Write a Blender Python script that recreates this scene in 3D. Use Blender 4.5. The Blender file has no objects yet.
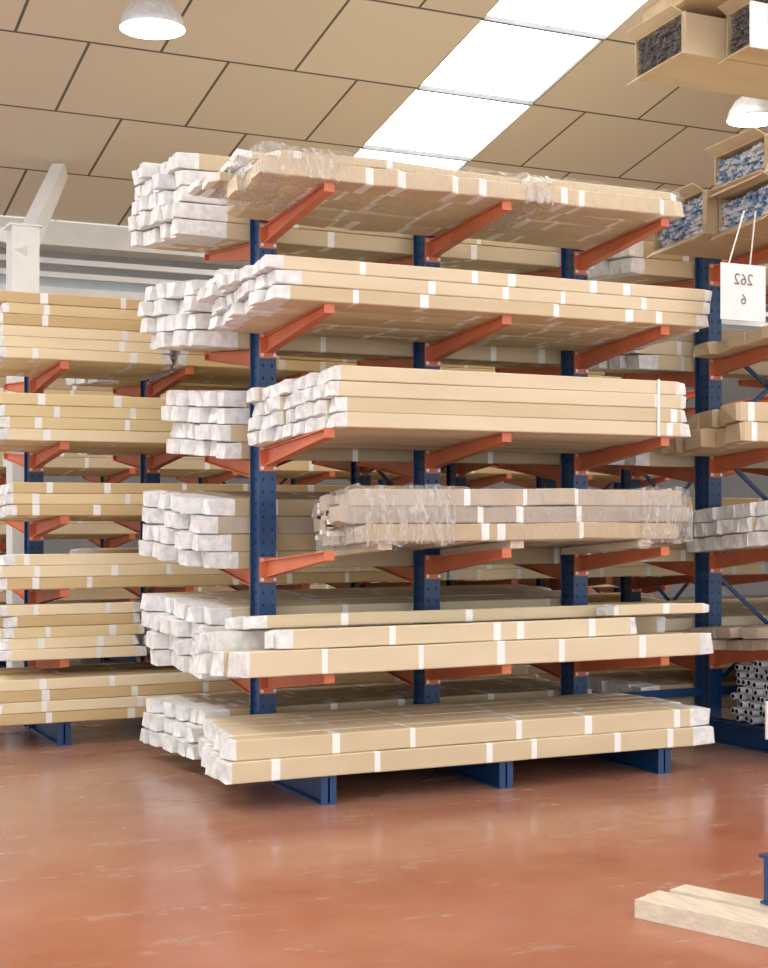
import bpy, math, random
from mathutils import Vector
random.seed(7)
scene = bpy.context.scene
scene.view_settings.view_transform = 'Standard'
scene.view_settings.exposure = 0.45

# ------------------------------------------------------------ materials
def new_mat(name):
    m = bpy.data.materials.new(name); m.use_nodes = True
    nt = m.node_tree
    return m, nt, nt.nodes["Principled BSDF"]

def noisy(name, c1, c2, scale=6, rough=0.7, bump=0.0, bscale=30, metal=0.0, stretch=(1,1,1), spec=0.5):
    m, nt, b = new_mat(name)
    tc = nt.nodes.new("ShaderNodeTexCoord"); mp = nt.nodes.new("ShaderNodeMapping")
    mp.inputs["Scale"].default_value = stretch
    nt.links.new(tc.outputs["Object"], mp.inputs[0])
    n = nt.nodes.new("ShaderNodeTexNoise"); n.inputs["Scale"].default_value = scale; n.inputs["Detail"].default_value = 5
    nt.links.new(mp.outputs[0], n.inputs["Vector"])
    r = nt.nodes.new("ShaderNodeValToRGB")
    r.color_ramp.elements[0].position = .3; r.color_ramp.elements[1].position = .7
    r.color_ramp.elements[0].color = (*c1, 1); r.color_ramp.elements[1].color = (*c2, 1)
    nt.links.new(n.outputs["Fac"], r.inputs[0]); nt.links.new(r.outputs[0], b.inputs["Base Color"])
    b.inputs["Roughness"].default_value = rough; b.inputs["Metallic"].default_value = metal
    b.inputs["Specular IOR Level"].default_value = spec
    if bump > 0:
        n2 = nt.nodes.new("ShaderNodeTexNoise"); n2.inputs["Scale"].default_value = bscale; n2.inputs["Detail"].default_value = 4
        nt.links.new(tc.outputs["Object"], n2.inputs["Vector"])
        bp = nt.nodes.new("ShaderNodeBump"); bp.inputs["Strength"].default_value = bump; bp.inputs["Distance"].default_value = .02
        nt.links.new(n2.outputs["Fac"], bp.inputs["Height"]); nt.links.new(bp.outputs[0], b.inputs["Normal"])
    return m

CA = noisy("cardboard_a", (.60,.485,.31), (.68,.56,.375), 3, .7, .1, 20, stretch=(.4,2,2))
CB = noisy("cardboard_b", (.50,.385,.235), (.58,.455,.29), 3, .7, .1, 20, stretch=(.4,2,2))
CC = noisy("cardboard_c", (.67,.56,.38), (.75,.64,.455), 3, .7, .1, 20, stretch=(.4,2,2))
YA = noisy("kraft_yellow_a", (.72,.57,.31), (.81,.66,.38), 3, .7, .1, 20, stretch=(.4,2,2))
YB = noisy("kraft_yellow_b", (.60,.44,.22), (.68,.51,.27), 3, .7, .1, 20, stretch=(.4,2,2))
YC = noisy("kraft_yellow_c", (.80,.67,.43), (.88,.75,.51), 3, .7, .1, 20, stretch=(.4,2,2))
GA = noisy("wrapped_card_a", (.36,.30,.23), (.46,.39,.31), 4, .4, .25, 25)
GB = noisy("wrapped_card_b", (.46,.38,.29), (.56,.48,.38), 4, .4, .25, 25)
WH = noisy("white_wrap", (.66,.67,.67), (.90,.90,.88), 16, .55, .6, 22)
TP = noisy("packing_tape", (.86,.86,.83), (.92,.92,.89), 10, .35, .1, 30)
BLUE = noisy("blue_steel", (.008,.042,.130), (.013,.058,.17), 5, .35)
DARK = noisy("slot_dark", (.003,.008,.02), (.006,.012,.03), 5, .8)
SLOT = noisy("slot_shadow", (.004,.016,.05), (.005,.02,.06), 5, .8)
ORG = noisy("orange_steel", (.56,.15,.065), (.66,.195,.09), 5, .42)
STEEL = noisy("white_painted_steel", (.78,.79,.79), (.86,.87,.86), 3, .45)
GALV = noisy("galvanised", (.55,.56,.58), (.70,.72,.74), 20, .35, metal=.3)
PB = noisy("profile_blue", (.16,.27,.48), (.30,.42,.62), 30, .4)
PW = noisy("profile_white", (.62,.65,.70), (.85,.87,.90), 30, .4)
PG = noisy("profile_grey", (.12,.11,.11), (.32,.30,.29), 30, .5)
WOOD = noisy("pale_timber", (.58,.49,.37), (.74,.66,.53), 5, .75, .2, 40, stretch=(8,1,8))
INK = noisy("ink", (.20,.18,.15), (.26,.23,.19), 5, .8)
PAPER = noisy("paper", (.80,.80,.79), (.88,.88,.87), 5, .7)

def emis(name, col, s):
    m, nt, b = new_mat(name)
    b.inputs["Base Color"].default_value = (*col, 1)
    b.inputs["Emission Color"].default_value = (*col, 1); b.inputs["Emission Strength"].default_value = s
    return m
SKYL = emis("skylight_translucent", (1, .99, .98), 5.0)
LAMPE = emis("lamp_lens_glow", (1, .97, .90), 9)
WINE = emis("window_daylight", (.85, .93, 1), .8)

def film(name,lo,hi):
    m, nt, b = new_mat(name)
    out = nt.nodes["Material Output"]
    tr = nt.nodes.new("ShaderNodeBsdfTransparent"); mix = nt.nodes.new("ShaderNodeMixShader")
    b.inputs["Base Color"].default_value = (.75,.74,.72,1); b.inputs["Roughness"].default_value = .12
    tc = nt.nodes.new("ShaderNodeTexCoord"); n = nt.nodes.new("ShaderNodeTexNoise"); n.inputs["Scale"].default_value = 14; n.inputs["Distortion"].default_value=1.5
    mp = nt.nodes.new("ShaderNodeMapping"); mp.inputs["Scale"].default_value = (1.6,1,.6); mp.inputs["Rotation"].default_value=(0,.6,0)
    nt.links.new(tc.outputs["Object"], mp.inputs[0]); nt.links.new(mp.outputs[0], n.inputs["Vector"])
    r = nt.nodes.new("ShaderNodeMapRange"); r.inputs[1].default_value=.42; r.inputs[2].default_value=.72; r.inputs[3].default_value=lo; r.inputs[4].default_value=hi
    nt.links.new(n.outputs["Fac"], r.inputs[0]); nt.links.new(r.outputs[0], mix.inputs[0])
    bp = nt.nodes.new("ShaderNodeBump"); bp.inputs["Strength"].default_value=1; bp.inputs["Distance"].default_value=.03
    nt.links.new(n.outputs["Fac"], bp.inputs["Height"]); nt.links.new(bp.outputs[0], b.inputs["Normal"])
    nt.links.new(tr.outputs[0], mix.inputs[1]); nt.links.new(b.outputs[0], mix.inputs[2]); nt.links.new(mix.outputs[0], out.inputs[0])
    return m
FILM = film("stretch_film",.15,.6)
FILM2 = film("clear_film",.04,.28)

# ------------------------------------------------------------ mesh builder
class M:
    def __init__(s): s.v=[]; s.f=[]; s.m=[]; s.mats=[]
    def mi(s, mat):
        if mat not in s.mats: s.mats.append(mat)
        return s.mats.index(mat)
    def hexa(s, p, mat):
        b=len(s.v); s.v += [tuple(q) for q in p]; k=s.mi(mat)
        for f in ((3,2,1,0),(4,5,6,7),(0,1,5,4),(1,2,6,5),(2,3,7,6),(3,0,4,7)):
            s.f.append(tuple(b+i for i in f)); s.m.append(k)
    def box(s,x0,x1,y0,y1,z0,z1,mat):
        s.hexa([(x0,y0,z0),(x1,y0,z0),(x1,y1,z0),(x0,y1,z0),(x0,y0,z1),(x1,y0,z1),(x1,y1,z1),(x0,y1,z1)],mat)
    def beam(s,a,b,w,h,mat,w2=None,h2=None):
        a=Vector(a); b=Vector(b); d=(b-a).normalized()
        up=Vector((0,0,1)) if abs(d.z)<.95 else Vector((1,0,0))
        rr=d.cross(up).normalized(); uu=rr.cross(d).normalized()
        r=rr*w/2; u=uu*h/2; r2=rr*(w2 or w)/2; u2=uu*(h2 or h)/2
        s.hexa([a-r-u,a+r-u,b+r2-u2,b-r2-u2,a-r+u,a+r+u,b+r2+u2,b-r2+u2],mat)
    def lathe(s,c,prof,n,mat):
        b=len(s.v); k=s.mi(mat)
        for (r,z) in prof:
            for i in range(n):
                a=2*math.pi*i/n; s.v.append((c[0]+r*math.cos(a),c[1]+r*math.sin(a),c[2]+z))
        for j in range(len(prof)-1):
            for i in range(n):
                s.f.append((b+j*n+i,b+j*n+(i+1)%n,b+(j+1)*n+(i+1)%n,b+(j+1)*n+i)); s.m.append(k)
    def sweep(s, st, mats, capmat):
        b=len(s.v); n=len(st[0])
        for ring in st: s.v += ring
        for j in range(len(st)-1):
            k=s.mi(mats[j])
            for i in range(n):
                s.f.append((b+j*n+i,b+(j+1)*n+i,b+(j+1)*n+(i+1)%n,b+j*n+(i+1)%n)); s.m.append(k)
        k=s.mi(capmat)
        s.f.append(tuple(b+i for i in range(n))); s.m.append(k)
        e=b+(len(st)-1)*n
        s.f.append(tuple(e+i for i in reversed(range(n)))); s.m.append(k)
    def obj(s,name,smooth=False):
        me=bpy.data.meshes.new(name); me.from_pydata(s.v,[],s.f)
        for m in s.mats: me.materials.append(m)
        me.polygons.foreach_set("material_index", s.m)
        if smooth: me.polygons.foreach_set("use_smooth",[True]*len(s.f))
        me.update(); o=bpy.data.objects.new(name,me); scene.collection.objects.link(o)
        return o

def longbox(m, x0,x1,y0,y1,z0,z1, zs, yref, card, tapes, wrap=(.13,.1), jit=.003, endmat=None, bow=0.0):
    """one long carton along X, with taped bands and white wrapped ends"""
    endmat = endmat or WH
    c=.006
    w0=wrap[0]*random.uniform(.5,1.6); w1=wrap[1]*random.uniform(.6,1.5)
    bands=[]
    if w0>0: bands.append((x0,x0+w0,endmat))
    for t in tapes:
        a=x0+(x1-x0)*t+random.uniform(-.06,.06); w=random.uniform(.035,.06)
        if a>x0+w0+.02 and a+w<x1-w1-.02 and (not bands or a>bands[-1][1]+.01): bands.append((a,a+w,TP))
    if w1>0: bands.append((x1-w1,x1,endmat))
    xs=[]; mats=[]
    cur=x0
    for a,b,mt in bands:
        if a>cur+1e-4: xs.append(cur); mats.append(card)
        xs.append(a); mats.append(mt); cur=b
    if cur<x1-1e-4: xs.append(cur); mats.append(card)
    xs.append(x1)
    rings=[]
    for i,x in enumerate(xs):
        end = i in (0,len(xs)-1)
        j = jit*(2.6 if end else 1)
        dy=random.uniform(-j,j); dz=random.uniform(-j,j)*.6
        dz+=bow*math.sin((x-x0)/(x1-x0)*math.pi*2.2)
        ya,yb,za,zb=y0+dy,y1+dy,z0+dz,z1+dz
        if end: ya+=.006; yb-=.006; zb-=.006; za+=.004
        pts=[(ya+c,za),(yb-c,za),(yb,za+c),(yb,zb-c),(yb-c,zb),(ya+c,zb),(ya,zb-c),(ya,za+c)]
        ring=[]
        for (y,z) in pts:
            xe = x+(random.uniform(-.016,.016) if end else 0)
            ring.append((xe,y,z+zs*(y-yref)))
        rings.append(ring)
    m.sweep(rings,mats,endmat)

def stack(m, x0,x1,y0,y1,z0,rows,cols,h, zs=0,yref=None,cards=(CA,CB,CC),tapes=(.12,.3,.5,.7,.88),
          xj=.03, sh=0.0, wrap=(.13,.1), jit=.003, endmat=None, bow=0.0):
    yref = y0 if yref is None else yref
    w=(y1-y0)/cols
    for r in range(rows):
        rowcard=random.choice(cards)
        for cidx in range(cols):
            dx=random.uniform(-xj,xj)
            tt=[t+random.uniform(-.03,.03) for t in tapes if random.random()<.85]
            longbox(m, x0-sh*cidx+dx, x1+random.uniform(-xj,xj), y0+cidx*w+.002, y0+(cidx+1)*w-.002,
                    z0+r*h+.001, z0+(r+1)*h-.001, zs,yref, rowcard if random.random()<.7 else random.choice(cards), tt, wrap, jit, endmat, bow*random.uniform(-1,1))

# ------------------------------------------------------------ room
def floor_mat():
    m, nt, b = new_mat("red_epoxy_floor")
    tc = nt.nodes.new("ShaderNodeTexCoord")
    n = nt.nodes.new("ShaderNodeTexNoise"); n.inputs["Scale"].default_value=1.3; n.inputs["Detail"].default_value=9; n.inputs["Roughness"].default_value=.7
    nt.links.new(tc.outputs["Object"], n.inputs["Vector"])
    r = nt.nodes.new("ShaderNodeValToRGB"); e=r.color_ramp.elements
    e[0].position=.32; e[0].color=(.34,.11,.055,1); e[1].position=.70; e[1].color=(.44,.175,.10,1)
    nt.links.new(n.outputs["Fac"], r.inputs[0])
    mp=nt.nodes.new("ShaderNodeMapping"); mp.inputs["Scale"].default_value=(1.2,3.5,1); mp.inputs["Rotation"].default_value=(0,0,.5)
    nt.links.new(tc.outputs["Object"], mp.inputs[0])
    n2=nt.nodes.new("ShaderNodeTexNoise"); n2.inputs["Scale"].default_value=1.1; n2.inputs["Detail"].default_value=7; n2.inputs["Roughness"].default_value=.65
    nt.links.new(mp.outputs[0], n2.inputs["Vector"])
    mr=nt.nodes.new("ShaderNodeMapRange"); mr.inputs[1].default_value=.56; mr.inputs[2].default_value=.72; mr.inputs[3].default_value=0; mr.inputs[4].default_value=.5
    nt.links.new(n2.outputs["Fac"], mr.inputs[0])
    mx=nt.nodes.new("ShaderNodeMixRGB"); mx.inputs[2].default_value=(.46,.35,.26,1)
    nt.links.new(mr.outputs[0], mx.inputs[0]); nt.links.new(r.outputs[0], mx.inputs[1])
    sp=nt.nodes.new("ShaderNodeSeparateXYZ"); nt.links.new(tc.outputs["Object"], sp.inputs[0])
    m2=nt.nodes.new("ShaderNodeMapRange"); m2.inputs[1].default_value=6.4; m2.inputs[2].default_value=9.0; m2.inputs[3].default_value=0; m2.inputs[4].default_value=1.0
    nt.links.new(sp.outputs[1], m2.inputs[0])
    ml=nt.nodes.new("ShaderNodeMath"); ml.operation='MULTIPLY'; nt.links.new(m2.outputs[0], ml.inputs[0]); nt.links.new(n.outputs["Fac"], ml.inputs[1])
    mx2=nt.nodes.new("ShaderNodeMixRGB"); mx2.inputs[2].default_value=(.38,.28,.22,1)
    nt.links.new(ml.outputs[0], mx2.inputs[0]); nt.links.new(mx.outputs[0], mx2.inputs[1])
    nt.links.new(mx2.outputs[0], b.inputs["Base Color"])
    rr=nt.nodes.new("ShaderNodeMapRange"); rr.inputs[1].default_value=.35; rr.inputs[2].default_value=.7; rr.inputs[3].default_value=.13; rr.inputs[4].default_value=.32
    nt.links.new(n2.outputs["Fac"], rr.inputs[0]); nt.links.new(rr.outputs[0], b.inputs["Roughness"])
    b.inputs["Specular IOR Level"].default_value=.6
    n3=nt.nodes.new("ShaderNodeTexNoise"); n3.inputs["Scale"].default_value=5; n3.inputs["Detail"].default_value=2
    nt.links.new(tc.outputs["Object"], n3.inputs["Vector"])
    bp=nt.nodes.new("ShaderNodeBump"); bp.inputs["Strength"].default_value=.05; bp.inputs["Distance"].default_value=.01
    nt.links.new(n3.outputs["Fac"], bp.inputs["Height"]); nt.links.new(bp.outputs[0], b.inputs["Normal"])
    return m

def ceil_mat():
    m, nt, b = new_mat("ceiling_panels")
    tc=nt.nodes.new("ShaderNodeTexCoord"); mp=nt.nodes.new("ShaderNodeMapping"); mp.inputs["Location"].default_value=(-.645,-1.10,0)
    nt.links.new(tc.outputs["Object"], mp.inputs[0])
    bk=nt.nodes.new("ShaderNodeTexBrick"); bk.offset=.5; bk.inputs["Scale"].default_value=1
    bk.inputs["Brick Width"].default_value=1.25; bk.inputs["Row Height"].default_value=1.25
    bk.inputs["Mortar Size"].default_value=.014; bk.inputs["Mortar Smooth"].default_value=.1
    bk.inputs["Color1"].default_value=(.72,.665,.55,1); bk.inputs["Color2"].default_value=(.67,.615,.505,1); bk.inputs["Mortar"].default_value=(.13,.12,.10,1)
    nt.links.new(mp.outputs[0], bk.inputs["Vector"]); nt.links.new(bk.outputs["Color"], b.inputs["Base Color"])
    b.inputs["Roughness"].default_value=.8
    return m
FL=floor_mat(); CE=ceil_mat()
WALL=noisy("wall_cladding",(.60,.61,.60),(.68,.68,.67),1,.8,stretch=(4,1,.2))

m=M(); m.box(-9,22,-6,26,-.1,0,FL); m.obj("floor")
def zc(y): return 8.5-.22*y
m=M()
Y0,Y1=-6,16
for a,b in ((-9,-1.23),(.02,6.27),(7.52,13.77),(15.02,22)):
    m.hexa([(a,Y0,zc(Y0)),(b,Y0,zc(Y0)),(b,Y1,zc(Y1)),(a,Y1,zc(Y1)),(a,Y0,zc(Y0)+.08),(b,Y0,zc(Y0)+.08),(b,Y1,zc(Y1)+.08),(a,Y1,zc(Y1)+.08)],CE)
m.hexa([(-9,16.3,zc(16)),(22,16.3,zc(16)),(22,26,zc(16)+2.2),(-9,26,zc(16)+2.2),(-9,16.3,zc(16)+.08),(22,16.3,zc(16)+.08),(22,26,zc(16)+2.28),(-9,26,zc(16)+2.28)],CE)
m.obj("ceiling")
FR=noisy("skylight_bar",(.16,.17,.18),(.22,.23,.24),4,.6)
for i,a in enumerate((-1.23,6.27,13.77)):  # first and last strips are out of view, added to light the hall
    m=M(); b=a+1.25
    m.hexa([(a,Y0,zc(Y0)+.03),(b,Y0,zc(Y0)+.03),(b,Y1,zc(Y1)+.03),(a,Y1,zc(Y1)+.03),(a,Y0,zc(Y0)+.06),(b,Y0,zc(Y0)+.06),(b,Y1,zc(Y1)+.06),(a,Y1,zc(Y1)+.06)],SKYL)
    y=1.10-1.25*5
    while y<Y1:
        m.hexa([(a,y-.022,zc(y)-.012),(b,y-.022,zc(y)-.012),(b,y+.022,zc(y)-.012),(a,y+.022,zc(y)-.012),(a,y-.022,zc(y)+.03),(b,y-.022,zc(y)+.03),(b,y+.022,zc(y)+.03),(a,y+.022,zc(y)+.03)],FR)
        y+=1.25
    m.obj("window_%d"%(i+1))
m=M(); m.box(-9,22,25.9,26.1,0,7.6,WALL); m.obj("wall_back")
m=M(); m.box(22,22.2,-6,26,0,10,WALL); m.obj("wall_right")
m=M(); m.box(-9,21.9,25.7,25.88,5.15,5.75,WINE)
for k in range(0,11): m.box(-9+k*3,-8.93+k*3,25.6,25.7,5.15,5.75,STEEL)
m.obj("window_4")
m=M(); m.box(-9,21.9,15.95,16.35,zc(16)-.28,zc(16)-.02,STEEL)
m.beam((-9,16.1,4.2),(21.9,16.1,4.2),.1,.12,STEEL); m.beam((-9,16.1,3.95),(21.9,16.1,3.95),.06,.08,ORG)
for z in (4.4,4.55): m.beam((-9,16.1,z),(21.9,16.1,z),.05,.06,STEEL)
m.obj("valley_gutter_beam")

for X in (2.87,12.87):
    m=M(); yc=13.72
    m.box(X-.125,X+.125,yc-.13,yc-.11,0,4.42,STEEL); m.box(X-.125,X+.125,yc+.11,yc+.13,0,4.42,STEEL); m.box(X-.012,X+.012,yc-.11,yc+.11,0,4.42,STEEL)
    m.box(X-.16,X+.16,yc-.16,yc+.16,0,.02,STEEL); m.box(X-.15,X+.15,yc-.15,yc+.15,4.42,4.44,STEEL)
    m.beam((X-.04,yc-.08,4.12),(X+.55,yc+.88,5.20),.13,.24,STEEL,.13,.15)
    m.beam((X,yc+.1,4.36),(X,15.98,4.80),.10,.14,STEEL)
    m.obj("portal_frame_column")

# ------------------------------------------------------------ lamps
def lamp(x,y,z,s=1):
    m=M(); n=40
    m.lathe((x,y,z),[(.27*s,0),(.275*s,.01),(.25*s,.10*s),(.19*s,.19*s),(.11*s,.25*s),(.10*s,.26*s),(.10*s,.42*s),(.06*s,.45*s),(.0,.45*s)],n,GALV)
    m.lathe((x,y,z),[(0,-.035),(.12*s,-.03),(.22*s,-.012),(.262*s,.0),(.27*s,0)],n,LAMPE)
    m.lathe((x,y,z),[(.012,.44*s),(.012,zc(y)-z-.03)],8,GALV)
    m.obj("high_bay_lamp",True)
lamp(3.28,10.96,5.50,.92)
lamp(8.60,10.35,5.27,.88)
lamp(-2.5,8,5.8); lamp(9.5,3,6.3); lamp(2,2,6.5)

# ------------------------------------------------------------ racks
DROP=.08
def rack(name,xs,yc,tips,top,L=1.125,tilt=.075,tops=None,drop=0.0,backfoot=.178):
    m=M()
    for i,x in enumerate(xs):
        tp=tops[i] if tops else top
        d=.088; w=.062
        m.box(x-w,x+w,yc-d,yc-d+.012,0,tp,BLUE); m.box(x-w,x+w,yc+d-.012,yc+d,0,tp,BLUE)
        m.box(x-.04,x-.03,yc-d+.012,yc+d-.012,0,tp-.003,BLUE); m.box(x+.03,x+.04,yc-d+.012,yc+d-.012,0,tp-.003,BLUE)
        m.box(x-w,x+w,yc-d,yc+d,tp-.002,tp+.006,BLUE)
        z=.3
        while z<tp-.05:
            for q in (-.032,.032):
                m.box(x+q-.006,x+q+.006,yc-d-.0015,yc-d,z,z+.022,SLOT)
                m.box(x-.042,x-.0395,yc+q-.007,yc+q+.007,z,z+.022,SLOT)
            z+=.085
        for s in (-1,1):
            hf=.178 if s<0 else backfoot
            ya,yb=sorted((yc+s*d,yc+s*L))
            m.box(x-.05,x+.05,ya,yb,0,.012,BLUE)
            m.box(x-.006,x+.006,ya,yb,.012,hf-.013,BLUE)
            m.box(x-.05,x+.05,ya,yb,hf-.013,hf,BLUE)
            ye=yc+s*L; m.box(x-.05,x+.05,min(ye,ye-s*.01),max(ye,ye-s*.01),.012,hf-.013,BLUE)
        for j,zt0 in enumerate(tips):
            if zt0>tp: continue
            for s in (-1,1):
                zt=zt0-(drop if s>0 else 0)
                zr=zt-tilt*L
                y0=yc+s*d; y1=yc+s*L
                def seg(a,b,xa,xb,r0,r1,t0,t1):
                    m.hexa([(xa,a,r0),(xb,a,r0),(xb,b,t0),(xa,b,t0),(xa,a,r1),(xb,a,r1),(xb,b,t1),(xa,b,t1)],ORG)
                seg(y0,y1,x-.032,x+.032,zr-.008,zr,zt-.008,zt)
                seg(y0,y1,x-.032,x+.032,zr-.118,zr-.110,zt-.057,zt-.049)
                seg(y0,y1,x-.006,x+.006,zr-.110,zr-.008,zt-.049,zt-.008)
                m.box(x-.034,x+.034,min(y1,y1+s*.008),max(y1,y1+s*.008),zt-.057,zt+.003,ORG)
                m.box(x-.06,x+.06,min(y0,y0+s*.012),max(y0,y0+s*.012),zr-.15,zr+.02,ORG)
                for bx in (-.045,.045):
                    for bz in (-.13,.0): m.box(x+bx-.01,x+bx+.01,min(y0+s*.012,y0+s*.02),max(y0+s*.012,y0+s*.02),zr+bz-.01,zr+bz+.01,GALV)
    for a,b in zip(xs[:-1],xs[1:]):
        for z in (.35,2.36): m.box(a+.04,b-.04,yc-.02,yc+.02,z,z+.06,BLUE)
    for k in (-1,3):
        if len(xs)>4:
            a,b=xs[k-1 if k<0 else k],xs[k if k<0 else k+1]
            for z0,z1 in ((.42,1.35),(1.42,2.34),(2.42,3.2)):
                m.beam((a+.04,yc-.03,z0),(b-.04,yc-.03,z1),.02,.03,BLUE); m.beam((a+.04,yc+.03,z1),(b-.04,yc+.03,z0),.02,.03,BLUE)
    return m.obj(name)

TIPS=[.80,1.55,2.30,3.06,3.80]
TOPL=5.14
xs=[3.58+1.25*i for i in range(7)]
rack("cantilever_rack",xs,9.375,TIPS+[TOPL],3.86,tops=[3.84]*4+[5.55]*3,drop=DROP,backfoot=.11)
T2=[.66,1.20,1.76,2.33,2.95]
rack("cantilever_rack",[2.67+1.0*i for i in range(8)],12.33,T2,3.15,L=1.08,tilt=.05)
rack("cantilever_rack",[2.2+1.25*i for i in range(9)],17.6,TIPS,3.9,L=1.1)

# ------------------------------------------------------------ bundles on main rack (front side)
YF=8.20; TL=-.075
NM="cardboard_box_bundle"
def B(fn,name=NM):
    m=M(); fn(m); return m.obj(name)
def filmwrap(m,a,b,prof,mat,skew=.0,n=12,j=.012):
    rings=[]
    for i in range(n+1):
        x=a+(b-a)*i/n
        rings.append([(x+skew*(y-YF),y+random.uniform(-j,j*.6),zz+random.uniform(-j,j)) for (y,zz) in prof])
    m.sweep(rings,[mat]*n,mat)
# base level
def f(m):
    stack(m,2.88,6.46,YF,9.25,.182,1,6,.13,cards=(CA,CC),tapes=(.12,.30,.48,.6,.78,.92),xj=.035,sh=-.045,wrap=(.03,.12))
    stack(m,2.92,6.44,YF+.02,9.25,.313,1,6,.125,cards=(CA,CC),tapes=(.18,.34,.55,.72,.9),xj=.035,sh=-.035,wrap=(.03,.12))
fb0=B(f)
# level 5
def f(m):
    z=.805
    stack(m,3.01,6.47,YF,8.75,z,1,3,.155,TL,YF,cards=(CC,CA),tapes=(.15,.35,.52,.66,.8),xj=.03,sh=0.0,wrap=(.03,.1))
    stack(m,3.30,5.85,YF+.03,8.55,z+.158,1,2,.12,TL,YF,cards=(CC,),tapes=(.25,.55,.62,.85),xj=.02,wrap=(.03,.05))
    stack(m,3.07,6.42,8.76,9.24,z,2,3,.14,TL,YF,cards=(CA,CC),tapes=(.2,.4,.6,.8),xj=.06,sh=0,wrap=(.22,.1))
    stack(m,3.18,6.4,8.58,9.05,z+.285,1,3,.085,TL,YF,cards=(CC,CA),tapes=(.2,.5,.62,.8),xj=.06,sh=-.03,wrap=(.10,.1),bow=.006)
    longbox(m,5.70,6.48,YF+.10,YF+.30,z+.29,z+.36,TL,YF,CC,(.5,),(.04,.05),.004)
fb5=B(f)
# level 4 : film wrapped
def f(m):
    z=1.555
    for X in (3.95,4.9,5.9):
        m.hexa([(X-.05,YF+.03,z),(X+.05,YF+.03,z),(X+.05,9.2,z-.078),(X-.05,9.2,z-.078),(X-.05,YF+.03,z+.05),(X+.05,YF+.03,z+.05),(X+.05,9.2,z-.03),(X-.05,9.2,z-.03)],WOOD)
    stack(m,3.70,6.22,YF,9.2,z+.053,3,6,.11,TL,YF,cards=(GA,GB,GB,CB),tapes=(.35,.45,.66),xj=.06,sh=-.045,wrap=(.05,.03),endmat=GB,jit=.009,bow=.007)
    for _ in range(14):
        yy=random.uniform(YF+.05,9.0); zz=z+random.uniform(.1,.33)+TL*(yy-YF); xx=3.64+.045/.17*(yy-YF)
        m.box(xx-.03,xx+.12,yy,yy+.04,zz,zz+.03,random.choice((WH,DARK,GA,TP)))
    P=((YF-.02,z+.03),(9.2,z-.03),(9.22,z+.32),(8.7,z+.37),(YF+.01,z+.40),(YF-.025,z+.22))
    filmwrap(m,3.68,4.42,P,FILM,.22,n=20,j=.016); filmwrap(m,5.85,6.26,P,FILM,0,n=12,j=.016)
    filmwrap(m,4.42,5.85,((YF-.006,z+.05),(9.2,z-.02),(9.21,z+.31),(8.7,z+.355),(YF+.01,z+.39),(YF-.008,z+.22)),FILM2,0,n=16,j=.004)
B(f,"film_wrapped_box_bundle")
# level 3
def f(m):
    z=2.305
    stack(m,3.60,6.24,YF,9.26,z,4,8,.095,TL,YF,cards=(CC,CA,CC),tapes=(.93,),xj=.025,sh=.022,wrap=(.05,.06))
    m.box(5.98,6.0,YF-.008,YF-.004,z,z+.385,TP)
B(f)
# level 2
def f(m):
    z=3.065
    stack(m,3.18,6.45,YF,9.26,z,2,8,.088,TL,YF,cards=(CC,CA),tapes=(.17,.31,.47,.63,.75,.86),xj=.035,sh=.004,wrap=(.12,.08))
    stack(m,3.12,6.45,YF,9.26,z+.177,1,8,.085,TL,YF,cards=(CC,),tapes=(.2,.4,.52,.7,.82),xj=.06,sh=.004,wrap=(.12,.08),bow=.004)
    stack(m,3.10,3.9,8.85,9.26,z+.262,1,3,.06,TL,YF,cards=(CC,),tapes=(),xj=.03,wrap=(.25,.02))
fb2=B(f)
# level 1
def f(m):
    z=3.805
    stack(m,3.20,6.22,YF,9.2,z,1,5,.11,TL,YF,cards=(CB,CA),tapes=(.12,.2,.28,.42,.5,.66,.72,.9),xj=.10,sh=.0,wrap=(.04,.08),jit=.010,endmat=CC,bow=.008)
    stack(m,3.18,6.22,YF+.06,9.2,z+.118,1,5,.06,TL,YF,cards=(CB,GB,CA),tapes=(.05,.3,.6),xj=.14,sh=.02,wrap=(.06,.06),jit=.018,endmat=TP,bow=.014)
    stack(m,3.12,3.55,YF+.35,9.0,z+.19,1,3,.05,TL,YF,cards=(CB,CC),tapes=(.4,),xj=.08,wrap=(.06,.03),jit=.016,endmat=TP)
    P=((YF-.014,z-.005),(YF+.7,z-.065),(9.2,z+.08),(8.7,z+.17),(YF+.06,z+.195),(YF-.016,z+.125))
    filmwrap(m,3.12,3.62,P,FILM,j=.016); filmwrap(m,4.95,5.15,P,FILM,n=5); filmwrap(m,3.62,6.2,P,FILM2,n=26,j=.01)
B(f)

# ------------------------------------------------------------ back side of main rack
YB0,YB1=9.50,10.50; TB=.075
def back(x0,x1,ztip,rows,cols,h,y1=YB1,**k):
    z=ztip-DROP+.005-TB*(YB1-YB0)
    B(lambda m: stack(m,x0,x1,YB0,y1,z,rows,cols,h,TB,YB0,**k))
back(3.06,6.3,3.80,5,7,.113,xj=.06,sh=.015,cards=(CA,CC),wrap=(.26,.1))
back(3.16,6.3,3.06,4,6,.115,xj=.06,sh=.015,cards=(CA,CC),wrap=(.20,.1))
back(3.34,6.3,2.30,4,6,.118,xj=.05,sh=.02,cards=(CA,CB),wrap=(.16,.1))
back(3.18,6.3,1.55,4,6,.12,xj=.07,sh=.015,cards=(GB,CB),wrap=(.20,.1))
back(3.20,6.3,.80,4,6,.122,xj=.08,sh=.025,cards=(CA,CC),y1=10.4,wrap=(.22,.1))
B(lambda m: stack(m,3.16,6.3,YB0,10.45,.115,3,6,.11,xj=.06,sh=.015,cards=(GB,CB),wrap=(.16,.1)))
for zt,r,h in ((3.80,2,.13),(3.06,3,.12),(2.30,3,.12),(1.55,3,.1),(.80,3,.1)):
    back(6.70,11.2,zt,r,6,h,xj=.07,sh=.02)
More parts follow.
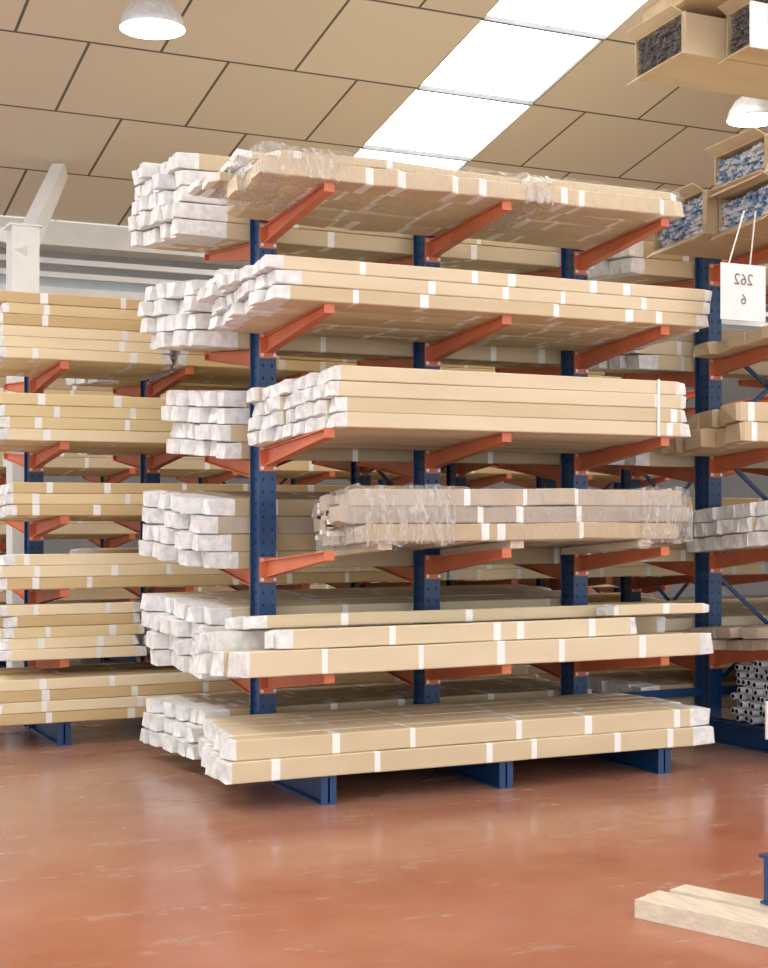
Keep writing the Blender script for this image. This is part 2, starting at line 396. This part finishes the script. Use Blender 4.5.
B(lambda m: stack(m,6.75,11.2,YB0,10.45,.115,3,6,.105,xj=.05))

# ------------------------------------------------------------ right bay, front side
B(lambda m: stack(m,6.80,11.2,YF+.1,9.25,2.302,2,5,.14,TL,YF,cards=(CB,CA),xj=.10,wrap=(.03,.03),endmat=CB,tapes=(.03,.3,.6)))
B(lambda m: stack(m,6.98,11.2,YF+.0,9.25,1.556,3,9,.11,TL,YF,cards=(CA,GB),xj=.04,sh=-.005,wrap=(.05,.05),tapes=(.1,.3,.6)))
B(lambda m: stack(m,7.05,11.2,YF+.0,9.25,.802,2,6,.09,TL,YF,cards=(GA,GB),xj=.08,wrap=(.2,.05),endmat=GB,tapes=(.05,.3,.6)),"film_wrapped_box_bundle")
B(lambda m: stack(m,7.15,11.2,YF+.1,9.25,3.066,1,5,.10,TL,YF,cards=(CB,CA),xj=.08,wrap=(.05,.05),endmat=CA))
m=M()
for r in range(9):
    for c in range(14):
        cy=8.22+c*.06+(.03 if r%2 else 0); cz=.215+r*.055; x0=7.34+random.uniform(-.06,.06)
        b=len(m.v); k=m.mi(PW); kd=m.mi(DARK)
        for xx,rr in ((10.8,.026),(x0,.026),(x0,.019),(x0+.25,.019)):
            m.v+=[(xx,cy+rr*math.cos(a*math.pi/4),cz+rr*math.sin(a*math.pi/4)) for a in range(8)]
        for j in range(3):
            for i in range(8):
                m.f.append((b+j*8+i,b+j*8+(i+1)%8,b+(j+1)*8+(i+1)%8,b+(j+1)*8+i)); m.m.append(k if j<2 else kd)
        m.f.append(tuple(b+24+i for i in range(8))); m.m.append(kd)
m.box(6.90,7.9,8.175,8.19,.19,.46,PAPER)
m.obj("white_tube_bundle")

def carton(m,x0,x1,y0,y1,z0,z1,zs=TL,yref=YF,flap=True,ma=PB,mb=PW,wmat=CB,ratio=.5):
    t=.012
    g=lambda x,y,z:(x,y,z+zs*(y-yref))
    def H(xa,xb,ya,yb,za,zb,mt):
        m.hexa([g(xa,ya,za),g(xb,ya,za),g(xb,yb,za),g(xa,yb,za),g(xa,ya,zb),g(xb,ya,zb),g(xb,yb,zb),g(xa,yb,zb)],mt)
    H(x0,x1,y0,y0+t,z0,z1,wmat); H(x0,x1,y1-t,y1,z0,z1,wmat); H(x0,x1,y0+t,y1-t,z0,z0+t,wmat); H(x0,x1,y0+t,y1-t,z1-t,z1,wmat)
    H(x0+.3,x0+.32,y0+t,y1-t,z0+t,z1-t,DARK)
    if flap:
        m.hexa([g(x0,y0,z0+.02),g(x0,y0+.006,z0+.02),g(x0-.05,y0-.10,z0+.05),g(x0-.05,y0-.106,z0+.05),g(x0,y0,z1-.02),g(x0,y0+.006,z1-.02),g(x0-.05,y0-.10,z1-.04),g(x0-.05,y0-.106,z1-.04)],wmat)
        m.hexa([g(x0,y0,z1-.008),g(x0,y1,z1-.008),g(x0-.09,y1-.01,z1+.04),g(x0-.09,y0+.01,z1+.03),g(x0,y0,z1),g(x0,y1,z1),g(x0-.09,y1-.01,z1+.048),g(x0-.09,y0+.01,z1+.038)],wmat)
        m.hexa([g(x0,y0,z0),g(x0,y1,z0),g(x0-.09,y1-.01,z0-.06),g(x0-.09,y0+.01,z0-.05),g(x0,y0,z0+.008),g(x0,y1,z0+.008),g(x0-.09,y1-.01,z0-.052),g(x0-.09,y0+.01,z0-.042)],wmat)
    s=.034
    ny=int((y1-y0-2*t)/s); nz=int((z1-z0-2*t)/s)
    for i in range(ny):
        for j in range(nz):
            ya=y0+t+i*s+.002; za=z0+t+j*s+.001; xe=x0-.01+random.uniform(0,.05)
            mt = ma if random.random()<ratio else mb
            H(xe,x0+.3,ya,ya+.005,za,za+.03,mt); H(xe,x0+.3,ya+.005,ya+.028,za,za+.006,mt)
            if random.random()<.6: H(xe,x0+.3,ya+.026,ya+.03,za,za+.024,mb)
m=M()
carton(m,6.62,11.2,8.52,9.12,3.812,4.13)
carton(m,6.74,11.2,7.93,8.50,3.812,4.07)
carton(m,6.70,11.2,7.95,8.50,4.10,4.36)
m.obj("open_carton_of_profiles")
m=M(); Z=TOPL+.006
carton(m,6.54,11.2,8.66,9.24,Z,Z+.30,ma=PG,mb=PG,wmat=CA)
carton(m,6.92,11.2,8.15,8.64,Z,Z+.32,ma=PG,mb=PG,wmat=CA)
m.box(6.72,7.6,8.125,8.14,Z-.12,Z+.20,PAPER)
stack(m,6.58,11.2,8.2,9.2,Z+.36,1,3,.16,TL,YF,cards=(CB,CA),wrap=(.03,.03),endmat=CB)
m.obj("open_carton_of_profiles")
def label(parent,txt,loc,size,mirror=False,roll=0):
    c=bpy.data.curves.new("label_text","FONT"); c.body=txt; c.size=size; c.align_x='CENTER'; c.extrude=.0005
    o=bpy.data.objects.new("label_text",c); scene.collection.objects.link(o)
    o.location=loc; o.rotation_euler=(math.pi/2,roll,0); o.scale=(-1 if mirror else 1,1,1); c.materials.append(INK); o.parent=parent
m=M(); m.box(6.49,6.87,7.90,7.903,3.08,3.46,PAPER)
m.beam((6.74,7.905,3.45),(6.80,7.92,3.83),.01,.004,TP); m.beam((6.56,7.905,3.45),(6.72,7.94,3.83),.01,.004,TP)
lab=m.obj("hanging_label_sheet")
lab.location.x=-.21
label(lab,"262",(6.68,7.897,3.32),.11,True); label(lab,"6",(6.68,7.897,3.19),.10,True)

# ------------------------------------------------------------ rack 2 bundles (yellow)
Y2F=11.22; YC_=(YA,YB,YC)
def r2(x0,x1,z,rows,h,y1=12.2,cols=5,**k):
    k.setdefault('cards',YC_); k.setdefault('tapes',(.08,.2,.33,.46,.6,.75,.9))
    B(lambda m: stack(m,x0,x1,Y2F,y1,z,rows,cols,h,-.05,Y2F,xj=.06,wrap=(.06,.06),**k))
r2(2.15,3.55,2.955,6,.084,tapes=(.25,.7))
r2(3.6,7.6,2.955,4,.09)
r2(2.15,4.6,2.335,4,.09,tapes=(.15,.4,.7,.9)); r2(4.65,8.6,2.335,4,.09)
r2(2.2,6.2,1.765,3,.085); r2(6.25,9.4,1.765,2,.085)
r2(2.15,6.0,1.205,3,.09); r2(6.05,9.4,1.205,2,.09)
r2(2.2,3.3,.665,5,.085,tapes=(.3,.7)); r2(3.35,7.4,.665,4,.085); r2(7.45,9.5,.665,2,.085)
B(lambda m: stack(m,2.15,5.6,Y2F,12.2,.182,4,5,.085,cards=YC_,xj=.08,wrap=(.04,.04)))
B(lambda m: stack(m,5.65,9.4,Y2F,12.2,.182,3,5,.085,cards=YC_,xj=.08,wrap=(.04,.04)))
for z in T2: B(lambda m: stack(m,3.22,9.4,12.46,13.35,z-.045,3,3,.09,.05,12.46,cards=YC_,xj=.1,tapes=()))
for i,z in enumerate([.18]+TIPS):
    for a,b in ((1.8,6.2),(6.3,12.2)):
        tl=0 if i==0 else -.075
        B(lambda m: stack(m,a,b,16.52,17.46,z+.003,random.choice((2,3)),3,.12,tl,16.52,cards=(YA,YB,CB,CA),xj=.1))

# ------------------------------------------------------------ foreground timber skid with post
m=M()
p0=Vector((3.79,5.36,0)); d=Vector((.36,-.93,0)).normalized(); r=Vector((-d.y,d.x,0))
def plank(off,w,z0,z1,s0,s1):
    a=p0+r*off
    P=lambda s,o,z:(a.x+d.x*s+r.x*o,a.y+d.y*s+r.y*o,z)
    m.hexa([P(s0,0,z0),P(s1,0,z0),P(s1,w,z0),P(s0,w,z0),P(s0,0,z1),P(s1,0,z1),P(s1,w,z1),P(s0,w,z1)],WOOD)
plank(0,.12,0,.080,0,2.2); plank(.132,.11,0,.070,-.03,2.2); plank(.254,.13,0,.080,.02,2.2)
m.obj("timber_skid")
m=M()
x,y=4.325,5.0
m.box(x-.07,x+.07,y-.005,y+.005,.092,.28,BLUE); m.box(x-.07,x-.06,y-.06,y+.06,.092,.28,BLUE); m.box(x+.06,x+.07,y-.06,y+.06,.092,.28,BLUE)
m.box(x-.08,x+.08,y-.07,y+.07,.081,.093,BLUE); m.box(x-.085,x+.085,y-.075,y+.075,.28,.295,BLUE)
m.obj("steel_post_stub")

# ------------------------------------------------------------ light & camera
w=bpy.data.worlds.new("World"); scene.world=w; w.use_nodes=True
w.node_tree.nodes["Background"].inputs[0].default_value=(.95,.975,1,1)
w.node_tree.nodes["Background"].inputs[1].default_value=1.45
cam=bpy.data.cameras.new("camera"); co=bpy.data.objects.new("camera",cam); scene.collection.objects.link(co)
co.location=(0,0,1.77); co.rotation_euler=(math.pi/2,0,-math.radians(25.6))
cam.sensor_width=36; cam.lens=1472/968*36; cam.shift_y=31/968
scene.camera=co
